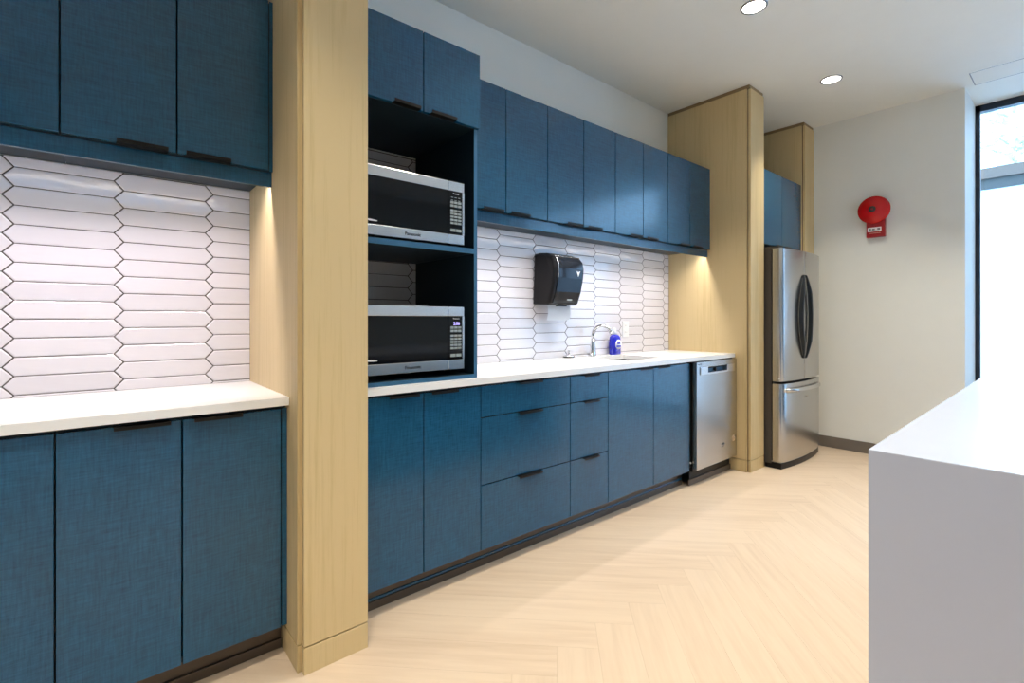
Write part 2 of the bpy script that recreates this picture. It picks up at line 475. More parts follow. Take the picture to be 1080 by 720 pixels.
ZB, ZT = .112, .872
def pair(x0, xm, x1, hw=.135, e=.03):
    return [(x0, xm, YB, ZB, ZT, xm - e - hw, xm - e, 0, 'top'), (xm, x1, YB, ZB, ZT, xm + e, xm + e + hw, 0, 'top')]

base_unit(-.668, -.094, 'blue base cabinet under the left counter, cut off by the photo edge', pair(-.668, -.381, -.094))
base_unit(-.094, .504, 'blue two-door base cabinet under the left counter, beside the near oak column', pair(-.094, .195, .484), filler=(.484, .5035))

base_unit(.743, 1.347, 'blue two-door base cabinet below the microwave tower', pair(.743, 1.047, 1.347))
def drawers(x0, x1, hw):
    c = (x0 + x1) / 2; a, b = c - hw / 2, c + hw / 2
    return [(x0, x1, YB, .729, ZT, a, b, 0, 'top', 'drawer'), (x0, x1, YB, .4155, .7245, a, b, 0, 'top', 'drawer'), (x0, x1, YB, ZB, .411, a, b, 0, 'top', 'drawer')]
base_unit(1.347, 1.949, 'wide blue three-drawer base cabinet right of the microwave tower', drawers(1.347, 1.949, .155))
base_unit(1.949, 2.272, 'narrow blue three-drawer base cabinet', drawers(1.949, 2.272, .125))
base_unit(2.272, 3.176, 'blue two-door sink base cabinet next to the dishwasher', pair(2.272, 2.732, 3.176), open_top=True)

# toe kicks
def kick(x0, x1, label):
    t = thing('toe_kick', label, 'toe kick', ((x0 + x1) / 2, -.5, 0))
    obj('board', bx(x0, x1, -.492, -.478, .0, .107), M['kick'], t)
    if x0 > 0: obj('blue_reflection_strip', bx(x0, x1, -.4965, -.4925, .0345, .047, bev=.0015), M['blue'], t)  # blue reflection on the glossy base, modelled as a thin coloured strip
    obj('cove_base', bx(x0, x1, -.500, -.4925, 0, .034, bev=.002), M['kick'], t)
kick(-.668, .502, 'dark toe kick along the floor under the left base cabinets')
kick(.742, 3.19, 'dark toe kick running along the floor under the long row of base cabinets')

# counters
t = thing('countertop', 'white quartz countertop of the short left run', 'countertop', (-.1, -.3, .885))
obj('slab', bx(-.672, .5035, -.0005, YC, .885, CT, bev=.0015), M['quartz'], t)

def slab_hole(x0, x1, y0, y1, hx0, hx1, hy0, hy1, z0, z1):
    bm = BM(); xs, ys = [x0, hx0, hx1, x1], [y0, hy0, hy1, y1]
    T = [[bm.verts.new((x, y, z1)) for y in ys] for x in xs]; B = [[bm.verts.new((x, y, z0)) for y in ys] for x in xs]
    fs = []
    for i in range(3):
        for j in range(3):
            if i == j == 1: continue
            fs.append(bm.faces.new((T[i][j], T[i + 1][j], T[i + 1][j + 1], T[i][j + 1])))
            fs.append(bm.faces.new((B[i][j], B[i][j + 1], B[i + 1][j + 1], B[i + 1][j])))
    def wall(path, P):
        for (a, b), (c, d) in zip(path, path[1:]): fs.append(bm.faces.new((T[a][b], B[a][b], B[c][d], T[c][d])))
    wall([(0, 0), (1, 0), (2, 0), (3, 0), (3, 1), (3, 2), (3, 3), (2, 3), (1, 3), (0, 3), (0, 2), (0, 1), (0, 0)], 0)
    wall([(1, 1), (1, 2), (2, 2), (2, 1), (1, 1)], 1)
    bmesh.ops.recalc_face_normals(bm, faces=fs)
    return bm
SX0, SX1, SY0, SY1 = 2.61, 3.03, -.455, -.105
t = thing('countertop', 'long white quartz countertop with the undermount sink cut-out', 'countertop', (2.2, -.3, .885))
obj('slab', slab_hole(.7405, 3.8135, YC, -.0005, SX0, SX1, SY0, SY1, .885, CT), M['quartz'], t)

# sink
t = thing('kitchen_sink', 'undermount rectangular stainless steel sink set in the long white counter', 'sink', (2.82, -.28, .70))
s = BM(); w = .003; zb = .70
o_ = .006
add_box(s, SX0 - o_, SX1 + o_, SY0 - o_, SY1 + o_, zb, zb + w)
add_box(s, SX0 - o_, SX0 - o_ + w, SY0 - o_, SY1 + o_, zb, .8845); add_box(s, SX1 + o_ - w, SX1 + o_, SY0 - o_, SY1 + o_, zb, .8845)
add_box(s, SX0 - o_, SX1 + o_, SY0 - o_, SY0 - o_ + w, zb, .8845); add_box(s, SX0 - o_, SX1 + o_, SY1 + o_ - w, SY1 + o_, zb, .8845)
obj('basin', s, M['steelx'], t)
obj('drain', add_lathe(BM(), [(.045, zb + w), (.043, zb + w + .003), (.03, zb + w + .002), (.028, zb + w + .0005)], (2.82, -.28, 0)), M['chrome'], t)

# faucet
fx, fy = 2.735, -.055
t = thing('faucet', 'chrome gooseneck faucet at the back of the sink', 'faucet', (fx, fy, CT))
obj('base', add_lathe(BM(), [(.030, CT), (.030, CT + .004), (.026, CT + .008), (.021, CT + .05), (.016, CT + .10), (.0135, CT + .13)], (fx, fy, 0), seg=32), M['chrome'], t)
pts = [(fx, fy, CT + .10), (fx, fy, CT + .155)]
R_ = .068
for i in range(1, 13):
    a = PI * i / 12 * .90; pts.append((fx + .42 * R_ * (1 - math.cos(a)), fy - .90 * R_ * (1 - math.cos(a)), CT + .155 + R_ * math.sin(a)))
p1, p2 = Vector(pts[-2]), Vector(pts[-1]); dirv = (p2 - p1).normalized()
obj('spout', add_tube(BM(), pts, [.0125] * len(pts), 20), M['chrome'], t)
obj('aerator', add_tube(BM(), [p2 - dirv * .002, p2 + dirv * .018], [.0145, .0145], 20), M['chrome'], t)

# soap bottle
sx, sy = 3.005, -.045
t = thing('soap_bottle', 'blue dish soap bottle with a round white label and clear cap beside the faucet', 'bottle', (sx, sy, CT))
def oval(hw, hd, n=28): return [(sx + hw * math.copysign(abs(math.cos(a)) ** .75, math.cos(a)), sy + hd * math.copysign(abs(math.sin(a)) ** .75, math.sin(a))) for a in [2 * PI * i / n for i in range(n)]]
b = BM(); rings = []
for z, hw, hd in ((0, .046, .026), (.004, .051, .030), (.06, .053, .031), (.115, .051, .030), (.135, .046, .027), (.147, .032, .022), (.152, .016, .014)):
    rings.append([b.verts.new((x, y, CT + z)) for x, y in oval(hw, hd)])
for A, B in zip(rings, rings[1:]):
    for i in range(28): b.faces.new((A[i], A[(i + 1) % 28], B[(i + 1) % 28], B[i]))
b.faces.new(rings[0][::-1]); b.faces.new(rings[-1])
obj('bottle_body', b, M['blue_soap'], t, smooth=True)
obj('cap', add_lathe(BM(), [(.015, CT + .152), (.017, CT + .172), (.012, CT + .178), (.008, CT + .202), (.005, CT + .207)], (sx, sy, 0), seg=24), M['clear'], t)
lb = obj('front_label', add_lathe(BM(), [(.036, -.0322), (.036, -.0300)], (sx + .004, sy, CT + .078), axis='y', seg=28), M['white'], t); lb['label'] = 'round white label'
obj('label_band', bx(sx - .022, sx + .030, sy - .0328, sy - .0322, CT + .058, CT + .070), M['blue_soap'], lb)
obj('label_band', bx(sx - .016, sx + .024, sy - .0328, sy - .0322, CT + .080, CT + .094), M['blue_soap'], lb)

# drain stopper on the counter
t = thing('sink_stopper', 'small chrome and black sink stopper lying on the counter left of the faucet', 'sink stopper', (2.50, -.04, CT))
obj('cup', add_lathe(BM(), [(.022, CT), (.037, CT + .003), (.039, CT + .012), (.030, CT + .020), (.012, CT + .023)], (2.50, -.04, 0), seg=32), M['chrome'], t)
obj('rubber_ring', add_lathe(BM(), [(.036, CT + .0045), (.0405, CT + .006), (.0405, CT + .010), (.037, CT + .0115)], (2.50, -.04, 0), seg=32), M['blackplastic'], t)
obj('knob', add_lathe(BM(), [(.004, CT + .022), (.004, CT + .040), (.007, CT + .042), (.007, CT + .050), (.003, CT + .052)], (2.50, -.04, 0), seg=20), M['chrome'], t)

# outlet
t = thing('wall_outlet', 'white double outlet plate on the tiles right of the soap bottle', 'outlet', (3.19, -.003, 1.10))
obj('plate', bx(3.150, 3.228, -.002, -.009, 1.042, 1.166, bev=.002), M['white'], t)
for z in (1.078, 1.13):
    s = obj('socket', bx(3.170, 3.208, -.009, -.0105, z - .017, z + .017, bev=.001), M['white'], t)
    q = bx(3.180, 3.1825, -.0104, -.0109, z - .004, z + .008); add_box(q, 3.195, 3.1975, -.0104, -.0109, z - .004, z + .008)
    obj('slots', q, M['btn'], s)

# ------------------------------------------------------------------ wall cabinets
ZUB, ZUT = 1.749, 2.407
def wall_unit(x0, xm, x1, label, zt=ZUT, hw=.135, e=.025, filler=None, yf=YU, zb=ZUB, rail=True, handles=True, yb=0., group=None):
    t = thing('wall_cabinet', label, 'cabinet', ((x0 + x1) / 2, yf / 2, zb), group)
    obj('carcass', carcass(x0 + .0008, (filler[1] if filler else x1) - .0008, yf + .0205, zb - .004, zt, yb=yb), M['blue_in'], t)
    door(t, x0, xm, yf, zb, zt, xm - e - hw, xm - e, 0, 'bottom'); door(t, xm, x1, yf, zb, zt, xm + e, xm + e + hw, 0, 'bottom')
    if filler: obj('filler', bx(filler[0] + G, filler[1], yf + .008, yf + .02, zb - .004, zt), M['blue'], t)
    return t
wall_unit(-.674, -.384, -.093, 'blue wall cabinet over the left counter, cut off by the photo edge', zt=2.39)
wall_unit(-.093, .200, .489, 'dark blue two-door wall cabinet over the left counter beside the near oak column', zt=2.39, filler=(.489, .5035))
names = ['blue two-door wall cabinet nearest the microwave tower, first of the long row',
         'blue two-door wall cabinet above the paper towel dispenser, second from the microwave tower',
         'blue two-door wall cabinet above the faucet, third from the microwave tower',
         'blue two-door wall cabinet at the far end of the row, against the oak column']
dw_ = (3.8125 - 1.341) / 8
for i in range(4):
    a = 1.341 + 2 * i * dw_; wall_unit(a, a + dw_, a + 2 * dw_, names[i])

def valance(x0, x1, label):
    t = thing('light_valance', label, 'valance', ((x0 + x1) / 2, YU + .03, 1.69))
    obj('board', bx(x0, x1, YU + .022, YU + .037, 1.690, 1.7445, bev=.001), M['blue'], t)
    s = obj('led_strip', bx(x0 + .02, x1 - .02, YU + .040, YU + .060, 1.738, 1.7445), M['led'], t); s['label'] = 'warm white under-cabinet light strip'
valance(-.673, .5035, 'blue valance hiding the light strip under the left wall cabinets')
valance(1.3395, 3.8125, 'blue valance hiding the light strip under the long row of wall cabinets')

# cabinet above the refrigerator
t = wall_unit(4.066, 4.496, 4.9245, 'blue two-door cabinet above the refrigerator between two oak columns', zt=2.412, yf=-.672, zb=1.80)
for c in t.children:
    if c.data.materials[0] is M['blue'] or c.data.materials[0] == M['blue']: c.data.materials[0] = M['blue_soft']

# ------------------------------------------------------------------ microwave tower
TX0, TX1, TY = .7415, 1.3385, -.548
t = thing('microwave_tower', 'open blue microwave tower with two shelves and two top doors standing on the counter', 'cabinet', (1.04, TY / 2, CT))
b = BM(); th = .018; ybk = -.0045
add_box(b, TX0, TX0 + th, TY, ybk, CT, 2.40); add_box(b, TX1 - th, TX1, TY, ybk, CT, 2.40)
add_box(b, TX0 + th, TX1 - th, TY, ybk, 2.062, 2.080); add_box(b, TX0 + th, TX1 - th, TY, ybk, 2.382, 2.40)
add_box(b, TX0 + th, TX1 - th, -.022, ybk, 2.08, 2.382)
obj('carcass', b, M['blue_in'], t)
eb = BM()
add_box(eb, TX0, TX0 + th, TY - .0008, TY, CT, 2.062); add_box(eb, TX1 - th, TX1, TY - .0008, TY, CT, 2.062)
obj('front_edging', eb, M['blue_edge'], t)
for z0, z1 in ((CT, .931), (1.486, 1.510)):
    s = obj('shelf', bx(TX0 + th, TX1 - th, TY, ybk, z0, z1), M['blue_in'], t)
    obj('front_edging', bx(TX0 + th, TX1 - th, TY - .0008, TY, z0, z1), M['blue_edge'], s)
door(t, .743, 1.047, YB, 2.064, 2.402, .905, 1.025, 0, 'bottom'); door(t, 1.047, 1.344, YB, 2.064, 2.402, 1.078, 1.205, 0, 'bottom')

def microwave(z0, label, lit):
    x0, x1, yf = .752, 1.285, -.522; z1 = z0 + .284; xs = 1.199
    t = thing('microwave_oven', label, 'microwave', ((x0 + x1) / 2, -.33, z0 - .014))
    obj('body', bx(x0 + .002, x1 - .002, yf + .028, -.11, z0, z1 - .004, bev=.004), M['blackplastic'], t)
    ft = [(x, y) for x in (x0 + .05, x1 - .05) for y in (-.46, -.16)]
    for x, y in ft: obj('foot', add_lathe(BM(), [(.014, z0 - .014), (.016, z0)], (x, y, 0), seg=16), M['blackplastic'], t)
    s_t, s_b = .043, .044
    d = BM(); add_box(d, x0, xs - .001, yf, yf + .0275, z1 - s_t, z1, bev=.002); add_box(d, x0, xs - .001, yf, yf + .0275, z0, z0 + s_b, bev=.002)
    add_box(d, x0, x0 + .022, yf, yf + .0275, z0 + s_b, z1 - s_t)
    add_box(d, x0 + .02, xs - .001, yf + .010, yf + .0275, z0 + s_b, z1 - s_t)
    dr = obj('door', d, M['steelx'], t)
    w = obj('door_glass', bx(x0 + .022, xs - .0012, yf + .0015, yf + .010, z0 + s_b, z1 - s_t), M['gloss'], dr)
    obj('brand_lettering', text_bm('Panasonic', .019, (1.020, yf - .0002, z0 + .022), bold=True), M['blackplastic'], dr)
    bd = add_prism(BM(), [(.832 + .028 * math.cos(a * PI / 12), z0 + s_b + .016 + .0038 * math.sin(a * PI / 12) - .0015 * math.cos(a * PI / 12)) for a in range(24)], yf + .0009, yf + .0014, 'y')
    obj('badge', bd, M['btn_text'], dr)
    f = BM(); add_box(f, xs + .001, x1, yf, yf + .0275, z1 - s_t, z1, bev=.002); add_box(f, xs + .001, x1, yf, yf + .0275, z0, z0 + s_b, bev=.002)
    add_box(f, x1 - .011, x1, yf, yf + .0275, z0 + s_b, z1 - s_t)
    obj('panel_frame', f, M['steelx'], t)
    p = obj('control_panel', bx(xs + .001, x1 - .0112, yf + .0015, yf + .0275, z0 + s_b, z1 - s_t), M['gloss'], t)
    yp = yf + .0012; cxp = (xs + x1 - .01) / 2
    obj('panel_lettering', text_bm('Panasonic', .0085, (cxp + .004, yp, z1 - s_t - .011)), M['btn_text'], p)
    if lit:
        obj('display', text_bm('2:06', .020, (cxp + .006, yp, z1 - s_t - .034), bold=True), M['disp'], p)
    else:
        dm = BM()
        for r in range(2):
            for c in range(3): add_box(dm, cxp - .024 + c * .019, cxp - .012 + c * .019, yp, yp - .0003, z1 - s_t - .030 - r * .013, z1 - s_t - .027 - r * .013)
        obj('display', dm, M['btn'], p)
    for zz0, rows in ((z1 - s_t - .057, 2), (z1 - s_t - .093, 5)):
        for r in range(rows):
            for c in range(3):
                xx = xs + .011 + c * .0205; hz = .013 if rows == 2 else .0115; st = .0155 if rows == 2 else .0142
                obj('button', bx(xx, xx + .0175, yp, yp - .0006, zz0 - r * st, zz0 - r * st + hz - .002), M['btn'], p)
    for c in range(2):
        xx = xs + .011 + c * .031
        obj('button', bx(xx, xx + .0275, yp, yp - .0006, z0 + s_b + .013, z0 + s_b + .026), M['btn'], p)
    return t
microwave(1.5245, 'stainless microwave with a black door on the upper shelf of the blue tower', False)
microwave(.957, 'stainless microwave with a lit purple display on the lower shelf of the blue tower', True)
pm = BM(); add_box(pm, .86, 1.125, -.47, -.30, 1.2415, 1.2435); 
o = obj('paper_sheet', pm, M['paper']); tag(o, 'thin white paper lying on top of the lower microwave', 'paper')
for v in o.data.vertices:
    if v.co.x > 1.0: v.co.z += .0045 if v.co.y < -.4 else .002

# ------------------------------------------------------------------ paper towel dispenser
dx0, dx1 = 2.187, 2.470
t = thing('paper_towel_dispenser', 'black wall-mounted paper towel dispenser on the white tiles above the counter', 'dispenser', ((dx0 + dx1) / 2, -.003, 1.28))
def prof(o=0.):
    return [(-.0035, 1.282), (-.138, 1.276), (-.156, 1.286), (-.186, 1.36), (-.206, 1.45), (-.211, 1.51), (-.203, 1.555), (-.175, 1.590), (-.12, 1.612), (-.05, 1.620), (-.0035, 1.616)]
def taper(bm, x0, x1, cx, f):
    for v in bm.verts:
        k = min(1., max(0., (v.co.z - 1.54) / .08)); v.co.x = cx + (v.co.x - cx) * (1 - f * k * k)
    return bm
obj('housing', taper(add_prism(BM(), prof(), dx0, dx1, 'x', bev=.016, seg=4), dx0, dx1, (dx0 + dx1) / 2, .12), M['blackplastic'], t, smooth=False)
cv = [(-.140, 1.290), (-.163, 1.290), (-.193, 1.36), (-.213, 1.45), (-.218, 1.51), (-.210, 1.558), (-.180, 1.590), (-.16, 1.58)]
c = obj('front_cover', add_prism(BM(), cv, dx0 + .030, dx1 - .018, 'x', bev=.005, seg=2), M['smoke'], t)
glint = [(dx0 + .029, y - .001, z) for y, z in cv[3:7]] + [(dx1 - .022, cv[6][0] - .001, cv[6][1])]
obj('edge_highlight', add_tube(BM(), glint, .0028, 8), M['steelx'], c)  # bright highlight along the cover edge, modelled as a thin steel tube
vm = add_prism(BM(), [(dx1 - .085, 1.498), (dx1 - .069, 1.490), (dx1 - .053, 1.498), (dx1 - .069, 1.462)], -.2190, -.2150, 'y')
obj('emblem', vm, M['btn_text'], c)
obj('lever', bx(dx0 + .10, dx1 - .10, -.12, -.145, 1.268, 1.277, bev=.002), M['blackplastic'], t)
obj('small_mark', bx(2.34, 2.385, -.160, -.1755, 1.307, 1.316), M['btn'], c)
pb = BM()
prev = None; rows = []
for k in range(8):
    z = 1.285 - k * .0155; yy = -.105 - .010 * math.sin(k * .5)
    rows.append([pb.verts.new((x, yy, z)) for x in (2.224, 2.29, 2.36, 2.438)])
for A, B in zip(rows, rows[1:]):
    for i in range(3): pb.faces.new((A[i], A[i + 1], B[i + 1], B[i]))
o = obj('paper_towel', pb, M['paper'], smooth=True); tag(o, 'white paper towel sheet hanging out of the black dispenser', 'paper towel')

# ------------------------------------------------------------------ dishwasher
wx0, wx1, wy = 3.207, 3.806, -.602
t = thing('dishwasher', 'stainless steel dishwasher with a recessed handle at the end of the long counter', 'dishwasher', ((wx0 + wx1) / 2, -.3, 0))
obj('tub', bx(wx0 + .002, wx1 - .002, wy + .034, -.03, .10, .8835), M['blackplastic'], t)
d = BM(); hz0, hz1 = .795, .838; hx0, hx1 = wx0 + .15, wx1 - .165
add_box(d, wx0, wx1, wy, wy + .032, .118, hz0); add_box(d, wx0, wx1, wy, wy + .032, hz1, .877)
add_box(d, wx0, hx0, wy, wy + .032, hz0, hz1); add_box(d, hx1, wx1, wy, wy + .032, hz0, hz1); add_box(d, hx0, hx1, wy + .028, wy + .032, hz0, hz1)
bmesh.ops.remove_doubles(d, verts=d.verts, dist=.0001)
dr = obj('door', d, M['steel'], t)
hb = BM(); add_box(hb, wx0 + .045, hx0 - .002, wy - .007, wy, hz0 - .010, hz1 + .004, bev=.002); add_box(hb, hx1 + .002, wx1 - .045, wy - .007, wy, hz0 - .010, hz1 + .004, bev=.002)
add_box(hb, hx0 - .006, hx1 + .006, wy - .0075, wy, hz0 - .012, hz0 + .004, bev=.002)
obj('handle', hb, M['steelx'], dr)
obj('pocket_reflection', bx(hx0 + .001, hx1 - .001, wy + .0265, wy + .028, hz0 + .001, hz1 - .001), M['blue_edge'], dr)  # blue plate paints a reflection into the steel recess
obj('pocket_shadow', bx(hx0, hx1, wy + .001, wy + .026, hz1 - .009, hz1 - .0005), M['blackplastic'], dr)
obj('latch', add_lathe(BM(), [(.014, wy + .010), (.014, wy + .026)], ((hx0 + hx1) / 2, 0, hz0 + .018), axis='y', seg=20), M['blackplastic'], dr)
lg = bx(wx0 + .022, wx0 + .036, wy - .0006, wy, .858, .865); add_box(lg, wx0 + .040, wx0 + .066, wy - .0006, wy, .856, .860); add_box(lg, wx0 + .046, wx0 + .070, wy - .0006, wy, .862, .867)
obj('logo', lg, M['frame'], dr)
lg = bx(wx0 + .345, wx0 + .360, wy - .0006, wy, .246, .249); add_box(lg, wx0 + .366, wx0 + .405, wy - .0006, wy, .238, .252); add_box(lg, wx0 + .352, wx0 + .40, wy - .0006, wy, .226, .230)
obj('logo', lg, M['darksteel'], dr)
st = obj('round_sticker', add_lathe(BM(), [(.024, wy - .0010), (.024, wy)], (wx1 - .052, 0, .262), axis='y', seg=28), M['energy'], dr)
lg2 = add_lathe(BM(), [(.017, wy - .0016), (.017, wy - .001)], (wx1 - .052, 0, .262), axis='y', seg=28); o = obj('sticker_centre', lg2, M['oak_dark'], st)
obj('sticker_mark', bx(wx1 - .058, wx1 - .047, wy - .0020, wy - .0016, .249, .275), M['energy'], st)
obj('kick_plate', bx(wx0 + .004, wx1 - .004, -.545, -.530, .012, .112), M['blackplastic'], t)
obj('floor_strip', bx(wx0 - .02, wx1 + .005, -.552, -.5455, 0, .042, bev=.002), M['kick'], t)
for x in (wx0 + .03, wx1 - .03): obj('foot', add_lathe(BM(), [(.016, 0), (.016, .102)], (x, -.45, 0), seg=16), M['blackplastic'], t)
obj('mounting_screw', add_lathe(BM(), [(.006, -.566), (.008, -.562), (.008, -.558)], (wx0 - .014, 0, .165), axis='y', seg=16), M['white'], t)
obj('mounting_bracket', bx(wx0 - .024, wx0 + .003, -.558, -.555, .13, .86), M['blackplastic'], t)

# ------------------------------------------------------------------ refrigerator
fx0, fx1 = 4.085, 4.915; fm = (fx0 + fx1) / 2
def yfr(x, o=0.): return -.824 - .036 * (1 - ((x - fm) / (fx1 - fm)) ** 2) - o
t = thing('refrigerator', 'stainless steel french door refrigerator with a bottom freezer drawer', 'refrigerator', (fm, -.42, 0))
obj('body', bx(fx0, fx1, -.748, -.05, .035, 1.748, bev=.004), M['fridgeside'], t)
def bow(x0, x1, back=-.757, rl=.016, rr=.016, n=14):
    P = [(x1, back), (x0, back)]
    if rl: P += [(x0, yfr(x0) + rl), (x0 + rl * .3, yfr(x0) + rl * .3)]
    a, b = x0 + rl, x1 - rr
    for i in range(n + 1):
        x = a + (b - a) * i / n; P.append((x, yfr(x)))
    if rr: P += [(x1 - rr * .3, yfr(x1) + rr * .3), (x1, yfr(x1) + rr)]
    return P
def fdoor(x0, x1, z0, z1, rl, rr, name='door'):
    bm = add_prism(BM(), bow(x0, x1, rl=rl, rr=rr), z0, z1, 'z', bev=.004)
    o = obj(name, bm, M['steel'], t)
    for p in o.data.polygons:
        p.use_smooth = abs(p.normal.z) < .1 and p.normal.y < -.3
    return o
dl = fdoor(fx0 + .001, fm - .0418, .688, 1.745, .018, .003); dr_ = fdoor(fm - .0382, fx1 - .001, .688, 1.745, .003, .018)
fz = fdoor(fx0 + .001, fx1 - .001, .052, .672, .018, .018, 'freezer_drawer')
def blade(xe, xm, dd):
    bm = BM(); prev = None; zs0, zs1 = .862, 1.548; n = 28; first = None
    for i in range(n + 1):
        u = i / n; k = math.sin(PI * u) ** .9; x = xe + (xm - xe) * k; z = zs0 + (zs1 - zs0) * u
        yo = yfr(x) - .012 - .026 * min(1., k * 1.6); yi = yfr(x) + .002 if k < .12 else yfr(x) - .005
        q = [bm.verts.new(p) for p in ((x - .010, yi, z), (x + .010, yi, z), (x + .012, yo + .004, z), (x + .006, yo, z), (x - .006, yo, z), (x - .012, yo + .004, z))]
        if prev:
            for a in range(6): bm.faces.new((prev[a], prev[(a + 1) % 6], q[(a + 1) % 6], q[a]))
        else: bm.faces.new(q[::-1])
        prev = q
    bm.faces.new(prev); bmesh.ops.recalc_face_normals(bm, faces=bm.faces[:])
    obj('handle', bm, M['darksteel'], dd)
blade(fm - .062, fm - .150, dl); blade(fm - .022, fm + .040, dr_)
pts = []
for i in range(21):
    u = i / 20; x = 4.125 + (4.785 - 4.125) * u; k = min(1., 4 * u * (1 - u) * 1.8); pts.append((x, yfr(x) - .016 - .022 * k, .622))
hb = add_tube(BM(), pts, .0165, 14)
for p in (pts[0], pts[-1]): add_tube(hb, [(p[0], yfr(p[0]) + .003, p[2]), (p[0], p[1], p[2])], .015, 12)
obj('handle', hb, M['steelx'], fz)
obj('logo', bx(4.47, 4.53, yfr(4.5) - .0006, yfr(4.5) + .001, .540, .547), M['ring'], fz)
gp = [(fx1 - .012, -.70), (fx0 + .006, -.70)] + [(fx0 + .006 + (fx1 - fx0 - .018) * i / 12, yfr(fx0 + (fx1 - fx0) * i / 12) + .004) for i in range(13)]
obj('base_grille', add_prism(BM(), gp, .0, .047, 'z', bev=.003), M['blackplastic'], t)
for x0 in (fx0 + .012, fx1 - .082): obj('hinge_cover', bx(x0, x0 + .07, -.80, -.69, 1.7485, 1.762, bev=.003), M['fridgeside'], t)
obj('door_gasket', bx(fx0 + .006, fx1 - .006, -.757, -.7482, .06, 1.738), M['blackplastic'], t)

# ------------------------------------------------------------------ fire alarm bell
by, bz = -1.180, 2.128
t = thing('fire_alarm_bell', 'round red fire alarm bell with a red box below it on the white end wall', 'alarm bell', (XE, by, bz))
obj('back_box', bx(XE - .0435, XE - .0005, by + .056, by - .076, 1.893, 2.125, bev=.004), M['redd'], t)
g = BM(); R0 = .118
pr = [(R0, -.045)] + [(R0 * math.cos(a), -.050 - .052 * math.sin(a)) for a in [i * PI / 2 / 12 for i in range(0, 12)]] + [(.004, -.1022)]
add_lathe(g, [(R0 - .004, -.040)] + pr, (XE, by, bz), axis='x', seg=64)
obj('gong', g, M['red'], t)
cb = obj('centre_cap', add_lathe(BM(), [(.026, -.100), (.026, -.1045), (.023, -.106)], (XE, by, bz), axis='x', seg=32), M['darksteel'], t)
obj('bolt', add_lathe(BM(), [(.008, -.106), (.008, -.110), (.005, -.111)], (XE, by, bz), axis='x', seg=20), M['redd'], cb)
lb = obj('nameplate', bx(XE - .0446, XE - .0436, by + .046, by - .052, 1.942, 1.978), M['white'], t); lb['label'] = 'white nameplate with dark print'
mk = BM()
for a, b_, z0, z1 in ((.036, .020, 1.951, 1.969), (.014, -.006, 1.951, 1.967), (-.024, -.044, 1.951, 1.970), (.018, -.028, 1.9525, 1.956)):
    add_box(mk, XE - .0450, XE - .0446, by + a, by + b_, z0, z1)
obj('print', mk, M['ring'], lb)
obj('small_print', bx(XE - .0440, XE - .0436, by + .036, by - .046, 1.9255, 1.9295), M['energy'], t)

# ------------------------------------------------------------------ ceiling downlights
def downlight(x, y, label):
    t = thing('ceiling_downlight', label, 'ceiling light', (x, y, CEIL))
    obj('trim_ring', add_lathe(BM(), [(.060, CEIL - .001), (.062, CEIL - .006), (.070, CEIL - .006), (.073, CEIL - .001)], (x, y, 0), seg=48, cap=False), M['ring'], t)
    obj('lens', add_lathe(BM(), [(.060, CEIL - .001), (.060, CEIL - .0035)], (x, y, 0), seg=48), M['lens'], t)
downlight(2.888, -1.132, 'lit round recessed downlight, the nearer one, at the top edge of the photo')
downlight(4.211, -1.128, 'lit round recessed downlight, the farther one, near the refrigerator')

# ------------------------------------------------------------------ island
IX0, IX1, IY0, IY1 = 1.228, 3.405, -2.085, -3.25
t = thing('kitchen_island', 'large pale grey quartz waterfall island in the right foreground', 'kitchen island', (2.3, -2.66, 0))
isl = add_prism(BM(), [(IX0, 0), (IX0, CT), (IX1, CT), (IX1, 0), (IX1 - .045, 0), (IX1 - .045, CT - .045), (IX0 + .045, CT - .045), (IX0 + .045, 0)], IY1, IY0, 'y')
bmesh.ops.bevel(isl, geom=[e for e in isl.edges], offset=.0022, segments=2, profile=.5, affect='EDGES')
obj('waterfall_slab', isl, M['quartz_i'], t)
obj('cabinet_body', bx(IX0 + .046, IX1 - .046, IY0 - .02, IY1 + .30, .0, CT - .046), M['blue'], t)
rz = math.radians(.8)
t.rotation_euler.z = rz
# keep the near left corner where it stands
dv = Vector((IX0, IY0, 0)) - Vector((2.3, -2.66, 0)); rv = Matrix.Rotation(rz, 3, 'Z') @ dv
t.location = Vector((2.3, -2.66, 0)) + dv - rv

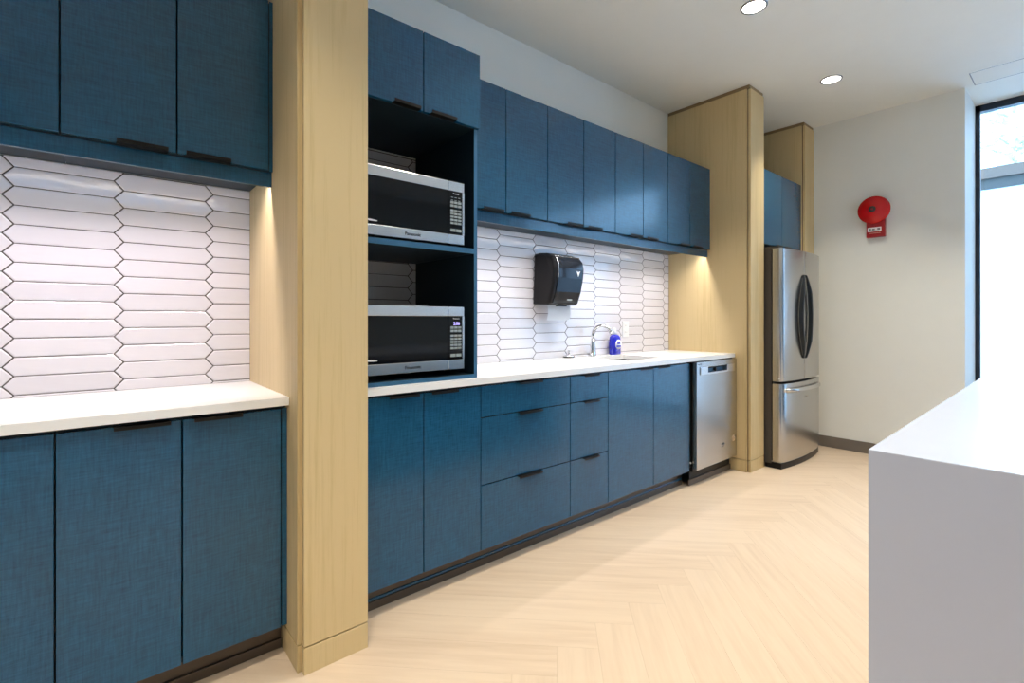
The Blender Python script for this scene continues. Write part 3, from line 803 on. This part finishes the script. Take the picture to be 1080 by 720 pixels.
# ------------------------------------------------------------------ outside the window
struct('outside_ground', bx(XG + .09, 40, -30, 25, -.3, -.15), M['ground'])  # unseen slab of paved ground beyond the window
bld = thing('neighbouring_building', 'white building outside the window with a pale grey roof band', 'building', (10, -4, -.15))
obj('wall', bx(10.0, 13, -16, 8, -.15, 3.09), M['ext'], bld)
obj('fascia', bx(9.9, 13.1, -16.1, 8.1, 3.235, 3.39), M['ext2'], bld)
obj('soffit_band', bx(9.95, 13.05, -16, 8, 3.09, 3.235), M['ext3'], bld)
def tree(x, y, label, seed):
    R = random.Random(seed); t = thing('tree', label, 'tree', (x, y, -.15))
    tr = BM(); add_tube(tr, [(x, y, -.15), (x + .05, y, 2), (x - .1, y + .1, 4), (x, y, 11)], [.2, .16, .11, .03], 10)
    lf = BM()
    for i in range(120):
        z = R.uniform(2.6, 10.5); a = R.uniform(0, 2 * PI); L = (11.2 - z) * .33 * R.uniform(.6, 1.1)
        e = Vector((x + L * math.cos(a), y + L * math.sin(a), z + R.uniform(-.3, .4)))
        add_tube(tr, [(x, y, z), (Vector((x, y, z)) + e) / 2 + Vector((0, 0, .08)), e], [.03, .02, .008], 5)
        for k in range(12):
            u = R.uniform(.2, 1.05); p = Vector((x, y, z)).lerp(e, u) + Vector((R.gauss(0, .13), R.gauss(0, .13), R.gauss(0, .10)))
            d1 = Vector((R.gauss(0, 1), R.gauss(0, 1), R.gauss(0, .6))).normalized(); d2 = d1.orthogonal().normalized(); s = R.uniform(.09, .2)
            lf.faces.new([lf.verts.new(p + q) for q in (d1 * s, d2 * s * .35, -d1 * s, -d2 * s * .35)])
    obj('trunk', tr, M['bark'], t); obj('foliage', lf, M['leaf'], t)
tree(17., -1.2, 'pale leafy tree behind the white building outside the window', 3)

# ------------------------------------------------------------------ light
def area(name, loc, size, power, color, rot=(0, 0, 0), shape='DISK', size_y=None, spread=PI):
    l = bpy.data.lights.new(name, 'AREA'); l.energy = power; l.color = color; l.shape = shape; l.size = size
    if size_y: l.size_y = size_y
    l.spread = spread
    o = bpy.data.objects.new(name, l); COL.objects.link(o); o.location = loc; o.rotation_euler = rot
    return o
WARM = (1., .925, .765)
for i, x in enumerate((-1.08, .242, 1.565, 2.888, 4.211)):  # seen downlights plus unseen lamps added in rows as room fill
    for j, y in enumerate((-1.13, -2.25, -4.2)):
        if x < 1. and j == 0: y = -1.42  # unseen lamps moved outwards so the left wall cabinets stay dim
        area('downlight_and_fill_lamp', (x, y, CEIL - .012), .11, 9.2, WARM, spread=math.radians(90))
# light strips under the wall cabinets
area('strip_lamp', (-.085, YU + .05, 1.736), 1.14, 6.2, (1., .91, .98), shape='RECTANGLE', size_y=.014, spread=math.radians(134))
area('strip_lamp', (2.576, YU + .05, 1.736), 2.42, 13., (1., .94, .92), shape='RECTANGLE', size_y=.014, spread=math.radians(134))
# daylight entering through the tall window
wl = area('window_portal', (XG + .10, -3.48, 1.5), 2.95, 1., (1, 1, 1), rot=(0, PI / 2, 0), shape='RECTANGLE', size_y=3.4)
wl.data.cycles.is_portal = True
wl = area('window_portal', (XL - .11, -2.8, 1.5), 2.0, 1., (1, 1, 1), rot=(0, -PI / 2, 0), shape='RECTANGLE', size_y=3.6)
wl.data.cycles.is_portal = True

w = bpy.data.worlds.new('sky'); C.world = w; w.use_nodes = True; nt = w.node_tree
bg = nt.nodes['Background']; bg.inputs[1].default_value = 9.
tc = N(nt, 'ShaderNodeTexCoord'); sep = N(nt, 'ShaderNodeSeparateXYZ'); nt.links.new(tc.outputs['Generated'], sep.inputs[0])
r = ramp(nt, [(.0, (.42, .68, 1.)), (.5, (.42, .68, 1.)), (1., (.36, .63, 1.))]); nt.links.new(sep.outputs['Z'], r.inputs[0])
nt.links.new(r.outputs[0], bg.inputs[0])

# ------------------------------------------------------------------ camera
F, YAW, Y0 = 514.5, math.radians(49.81), 336.08
cam = bpy.data.cameras.new('camera'); co = bpy.data.objects.new('camera', cam); COL.objects.link(co); C.camera = co
cam.sensor_fit = 'HORIZONTAL'; cam.sensor_width = 36.; cam.lens = 36. * F / 1080.
cam.shift_y = -(360. - Y0) / 1080.
cam.clip_start = .05
co.location = (0, -2.384, 1.1862); co.rotation_euler = (PI / 2, 0, YAW - PI / 2)

C.view_settings.view_transform = 'Standard'; C.view_settings.look = 'None'; C.view_settings.exposure = .06
C.cycles.use_denoising = True
C.cycles.max_bounces = 8
C.cycles.sample_clamp_indirect = 6.
